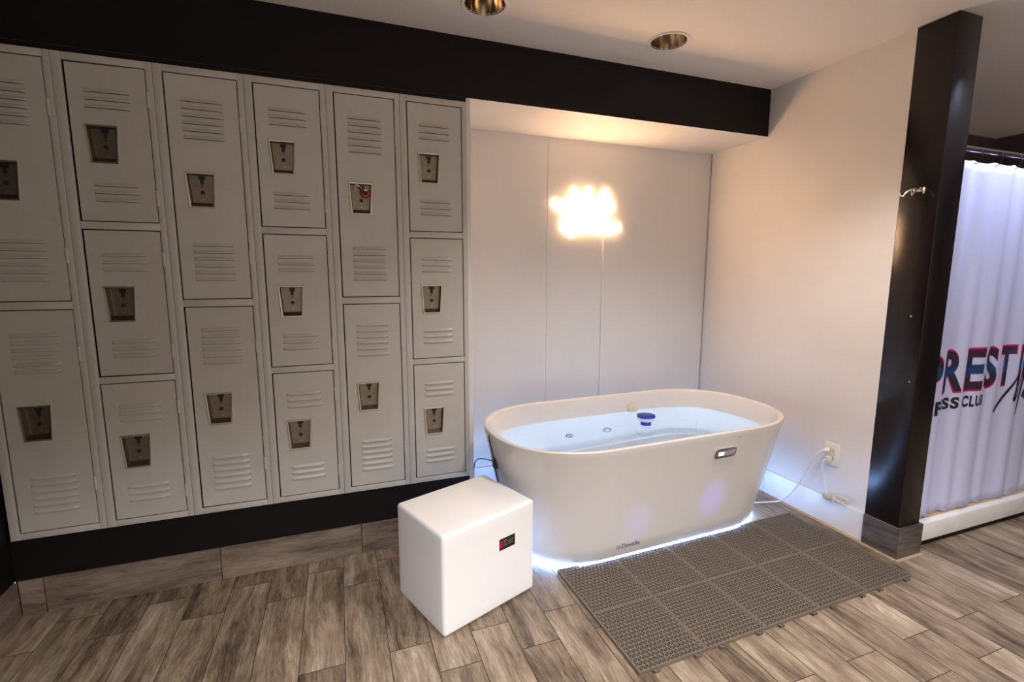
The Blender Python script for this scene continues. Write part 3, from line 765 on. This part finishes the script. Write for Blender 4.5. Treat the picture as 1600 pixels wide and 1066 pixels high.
# ------------------------------------------------------------------ robe hook and wall screws on the pilaster
hk = empty('robe_hook', (W - .001, -.842, 1.719))
bm = bmesh.new(); box(bm, -.005, 0, -.022, .022, -.008, .010, bevel=.002); finish('base_plate', bm, M_CHROME, hk, True)
for q in (-1, 0, 1):
    bm = bmesh.new(); P = [(-.004, q * .014, .006), (-.022, q * .026, .002), (-.034, q * .036, -.012), (-.040, q * .042, -.024), (-.048, q * .047, -.018), (-.052, q * .050, .000)]
    tube(bm, catmull(P, 6), [.0042] * 12 + [.0036] * 13 + [.0034] * 6, 8); finish('prong', bm, M_CHROME, hk, True)
tag(hk, 'small chrome robe hook with three prongs on the black pilaster', 'hook')
for y, z, lb in ((-.868, 1.16, 'upper tiny bright screw head on the black pilaster'), (-.893, .86, 'lower tiny bright screw head on the black pilaster')):
    bm = bmesh.new(); lathe(bm, [(.0045, 0), (.004, -.002), (.0001, -.003)], (0, 0, 0), 'X', 12)
    tag(finish('screw', bm, M_CHROME, None, True, loc=(W - .001, y, z)), lb, 'screw')

# ------------------------------------------------------------------ shower curtain
def cy(x, z):
    t = (1.86 - z) / 1.7
    s = x + .012 * math.sin(3.1 * z) * t
    return -.862 + .0075 * math.sin(2 * PI * s / .155) * (1 - .35 * t) + .006 * math.sin(2 * PI * s / .37 + 1.3) + .0015 * t * math.sin(2 * PI * s / .09 + .5)
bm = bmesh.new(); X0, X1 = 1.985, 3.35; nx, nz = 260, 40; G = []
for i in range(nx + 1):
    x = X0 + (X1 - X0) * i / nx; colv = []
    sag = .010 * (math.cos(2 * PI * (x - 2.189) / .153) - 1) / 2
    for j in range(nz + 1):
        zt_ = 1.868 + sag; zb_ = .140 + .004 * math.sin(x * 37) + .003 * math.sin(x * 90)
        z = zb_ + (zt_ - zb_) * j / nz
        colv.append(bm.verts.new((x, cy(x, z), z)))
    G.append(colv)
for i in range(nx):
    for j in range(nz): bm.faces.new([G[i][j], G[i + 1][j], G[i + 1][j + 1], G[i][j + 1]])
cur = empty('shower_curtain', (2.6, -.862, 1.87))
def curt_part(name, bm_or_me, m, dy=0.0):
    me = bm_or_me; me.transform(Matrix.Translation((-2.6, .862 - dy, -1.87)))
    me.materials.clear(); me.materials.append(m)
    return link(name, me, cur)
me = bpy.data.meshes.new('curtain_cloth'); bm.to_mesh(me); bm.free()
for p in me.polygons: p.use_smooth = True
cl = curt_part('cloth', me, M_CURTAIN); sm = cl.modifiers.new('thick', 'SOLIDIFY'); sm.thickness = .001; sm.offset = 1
def drape(me, off):
    """cut a flat print finely and lay it on the cloth"""
    bm = bmesh.new(); bm.from_mesh(me)
    xs = [v.co.x for v in bm.verts]; x0, x1 = min(xs), max(xs); k = x0 + .008
    while k < x1:
        bmesh.ops.bisect_plane(bm, geom=bm.verts[:] + bm.edges[:] + bm.faces[:], plane_co=(k, 0, 0), plane_no=(1, 0, 0)); k += .008
    for v in bm.verts: v.co.y = cy(v.co.x, v.co.z) - off
    bm.to_mesh(me); bm.free(); return me
def glyph(body, x0, x1, z0, z1, off=0.0, grow=0.0):
    me = text_mesh(body, 1.0, 0, off)
    xs = [v.co.x for v in me.vertices]; ys = [v.co.y for v in me.vertices]; a, b_, c, d_ = min(xs), max(xs), min(ys), max(ys)
    for v in me.vertices:
        v.co = Vector((x0 - grow + (v.co.x - a) / (b_ - a) * (x1 - x0 + 2 * grow), 0, z0 - grow + (v.co.y - c) / (d_ - c) * (z1 - z0 + 2 * grow)))
    return me
def grad_mat(name, stops, z0, z1):
    m = bpy.data.materials.new(name); m.use_nodes = True; nt = m.node_tree; b = nt.nodes['Principled BSDF']; b.inputs['Roughness'].default_value = .7
    tc = nt.nodes.new('ShaderNodeTexCoord'); sp = nt.nodes.new('ShaderNodeSeparateXYZ'); nt.links.new(tc.outputs['Object'], sp.inputs[0])
    mr = nt.nodes.new('ShaderNodeMapRange'); mr.inputs[1].default_value = z0 - 1.87; mr.inputs[2].default_value = z1 - 1.87; nt.links.new(sp.outputs[2], mr.inputs[0])
    cr = nt.nodes.new('ShaderNodeValToRGB'); nt.links.new(mr.outputs[0], cr.inputs[0]); e = cr.color_ramp.elements
    e[0].position, e[0].color = stops[0][0], (*stops[0][1], 1); e[1].position, e[1].color = stops[-1][0], (*stops[-1][1], 1)
    for p, c in stops[1:-1]: q = e.new(p); q.color = (*c, 1)
    nt.links.new(cr.outputs[0], b.inputs['Base Color']); return m
PK = (.62, .012, .16); BL = (.03, .20, .62); NV = (.012, .012, .035); NB = (.006, .05, .17)
M_OUT = grad_mat('print_outline', [(0, PK), (.3, PK), (.48, BL), (.62, BL), (.8, PK), (1, PK)], .755, .985)
M_IN = grad_mat('print_fill', [(0, (.03, .006, .03)), (.35, NV), (.52, NB), (.66, NV), (1, (.04, .006, .04))], .755, .985)
M_INK = mat('black_print', (.010, .010, .028), .7)
for ch, x0, x1, dz in (('P', 2.035, 2.125, -.022), ('R', 2.145, 2.300, 0), ('E', 2.318, 2.450, 0), ('S', 2.470, 2.580, 0), ('T', 2.605, 2.725, 0), ('I', 2.752, 2.778, 0), ('G', 2.81, 2.93, 0), ('E', 2.96, 3.06, 0)):
    curt_part('letter_outline', drape(glyph(ch, x0, x1, .768 + dz, .984 + dz, .045, .004), .0012), M_OUT)
    curt_part('letter', drape(glyph(ch, x0 + .004, x1 - .002, .774 + dz, .979 + dz, .028), .0022), M_IN)
for ch, x0, x1, z0, z1 in (('F', 2.10, 2.155, .664, .735), ('E', 2.150, 2.172, .685, .742), ('S', 2.178, 2.232, .684, .744), ('S', 2.240, 2.292, .684, .744), ('C', 2.325, 2.372, .684, .744), ('L', 2.378, 2.405, .684, .742), ('U', 2.412, 2.452, .684, .742), ('B', 2.460, 2.494, .684, .742)):
    curt_part('small_letter', drape(glyph(ch, x0, x1, z0, z1, .045), .0016), M_INK)
# brushed script over the big letters
script = [[(2.60, .635, .009), (2.66, .69, .008), (2.72, .765, .006), (2.765, .845, .004), (2.768, .83, .005), (2.752, .74, .007), (2.745, .69, .008), (2.765, .71, .006), (2.80, .79, .005), (2.832, .86, .004), (2.834, .84, .005), (2.818, .74, .007), (2.80, .64, .005), (2.79, .60, .003)],
          [(2.835, .70, .005), (2.85, .735, .005), (2.848, .70, .006), (2.862, .69, .004)], [(2.858, .765, .005), (2.866, .772, .004)],
          [(2.885, .735, .004), (2.87, .70, .006), (2.885, .69, .005), (2.90, .735, .004), (2.898, .70, .006), (2.92, .735, .004), (2.93, .69, .006), (2.95, .73, .004), (2.965, .70, .005), (2.985, .735, .004), (2.99, .70, .005)]]
for s in script:
    P = catmull([Vector((a, r, b_)) for a, b_, r in s], 8); bm = bmesh.new()
    L_, R_ = [], []
    for i, p in enumerate(P):
        t = P[min(i + 1, len(P) - 1)] - P[max(i - 1, 0)]; t.y = 0
        if t.length < 1e-9: t = Vector((1, 0, 0))
        t.normalize(); n = Vector((-t.z, 0, t.x)); q = Vector((p.x, 0, p.z)); r = p.y
        L_.append(bm.verts.new(q + n * r)); R_.append(bm.verts.new(q - n * r))
    for i in range(len(P) - 1): bm.faces.new([L_[i], L_[i + 1], R_[i + 1], R_[i]])
    me = bpy.data.meshes.new('script'); bm.to_mesh(me); bm.free()
    curt_part('script_stroke', drape(me, .0034), M_INK)
tag(cur, 'white shower curtain with a large pink, blue and black club print', 'curtain')
# rod
bm = bmesh.new(); tube(bm, [(XP - .005, -.862, 1.912), (XR, -.862, 1.912)], .0135, 16); tag(finish('curtain_rod', bm, M_CHROME, None, True), 'polished steel rod carrying the shower curtain', 'rod')
RL = ['black curtain ring nearest the black pilaster', 'second black curtain ring from the pilaster', 'third black curtain ring from the pilaster, at the right edge of the photo'] + [q + ' black curtain ring from the pilaster, past the right edge of the photo' for q in ('fourth', 'fifth', 'sixth', 'seventh', 'eighth')]
x = 2.189; first = None; k = 0
while x < 3.35:
    if first is None:
        bm = bmesh.new(); P = [(0, .021 * math.sin(q) * 1.0, -.008 + .034 * math.cos(q)) for q in [2 * PI * i / 28 for i in range(27)]]
        P = [(0, a * (1.0), b_) for _, a, b_ in P]; tube(bm, P, .0018, 8); first = finish('curtain_ring', bm, M_BLACK, None, True); o = first
    else: o = first.copy(); COL.objects.link(o)
    o.location = (x, -.862, 1.896); tag(o, RL[k], 'curtain ring', 'curtain rings on the rod'); x += .153; k += 1
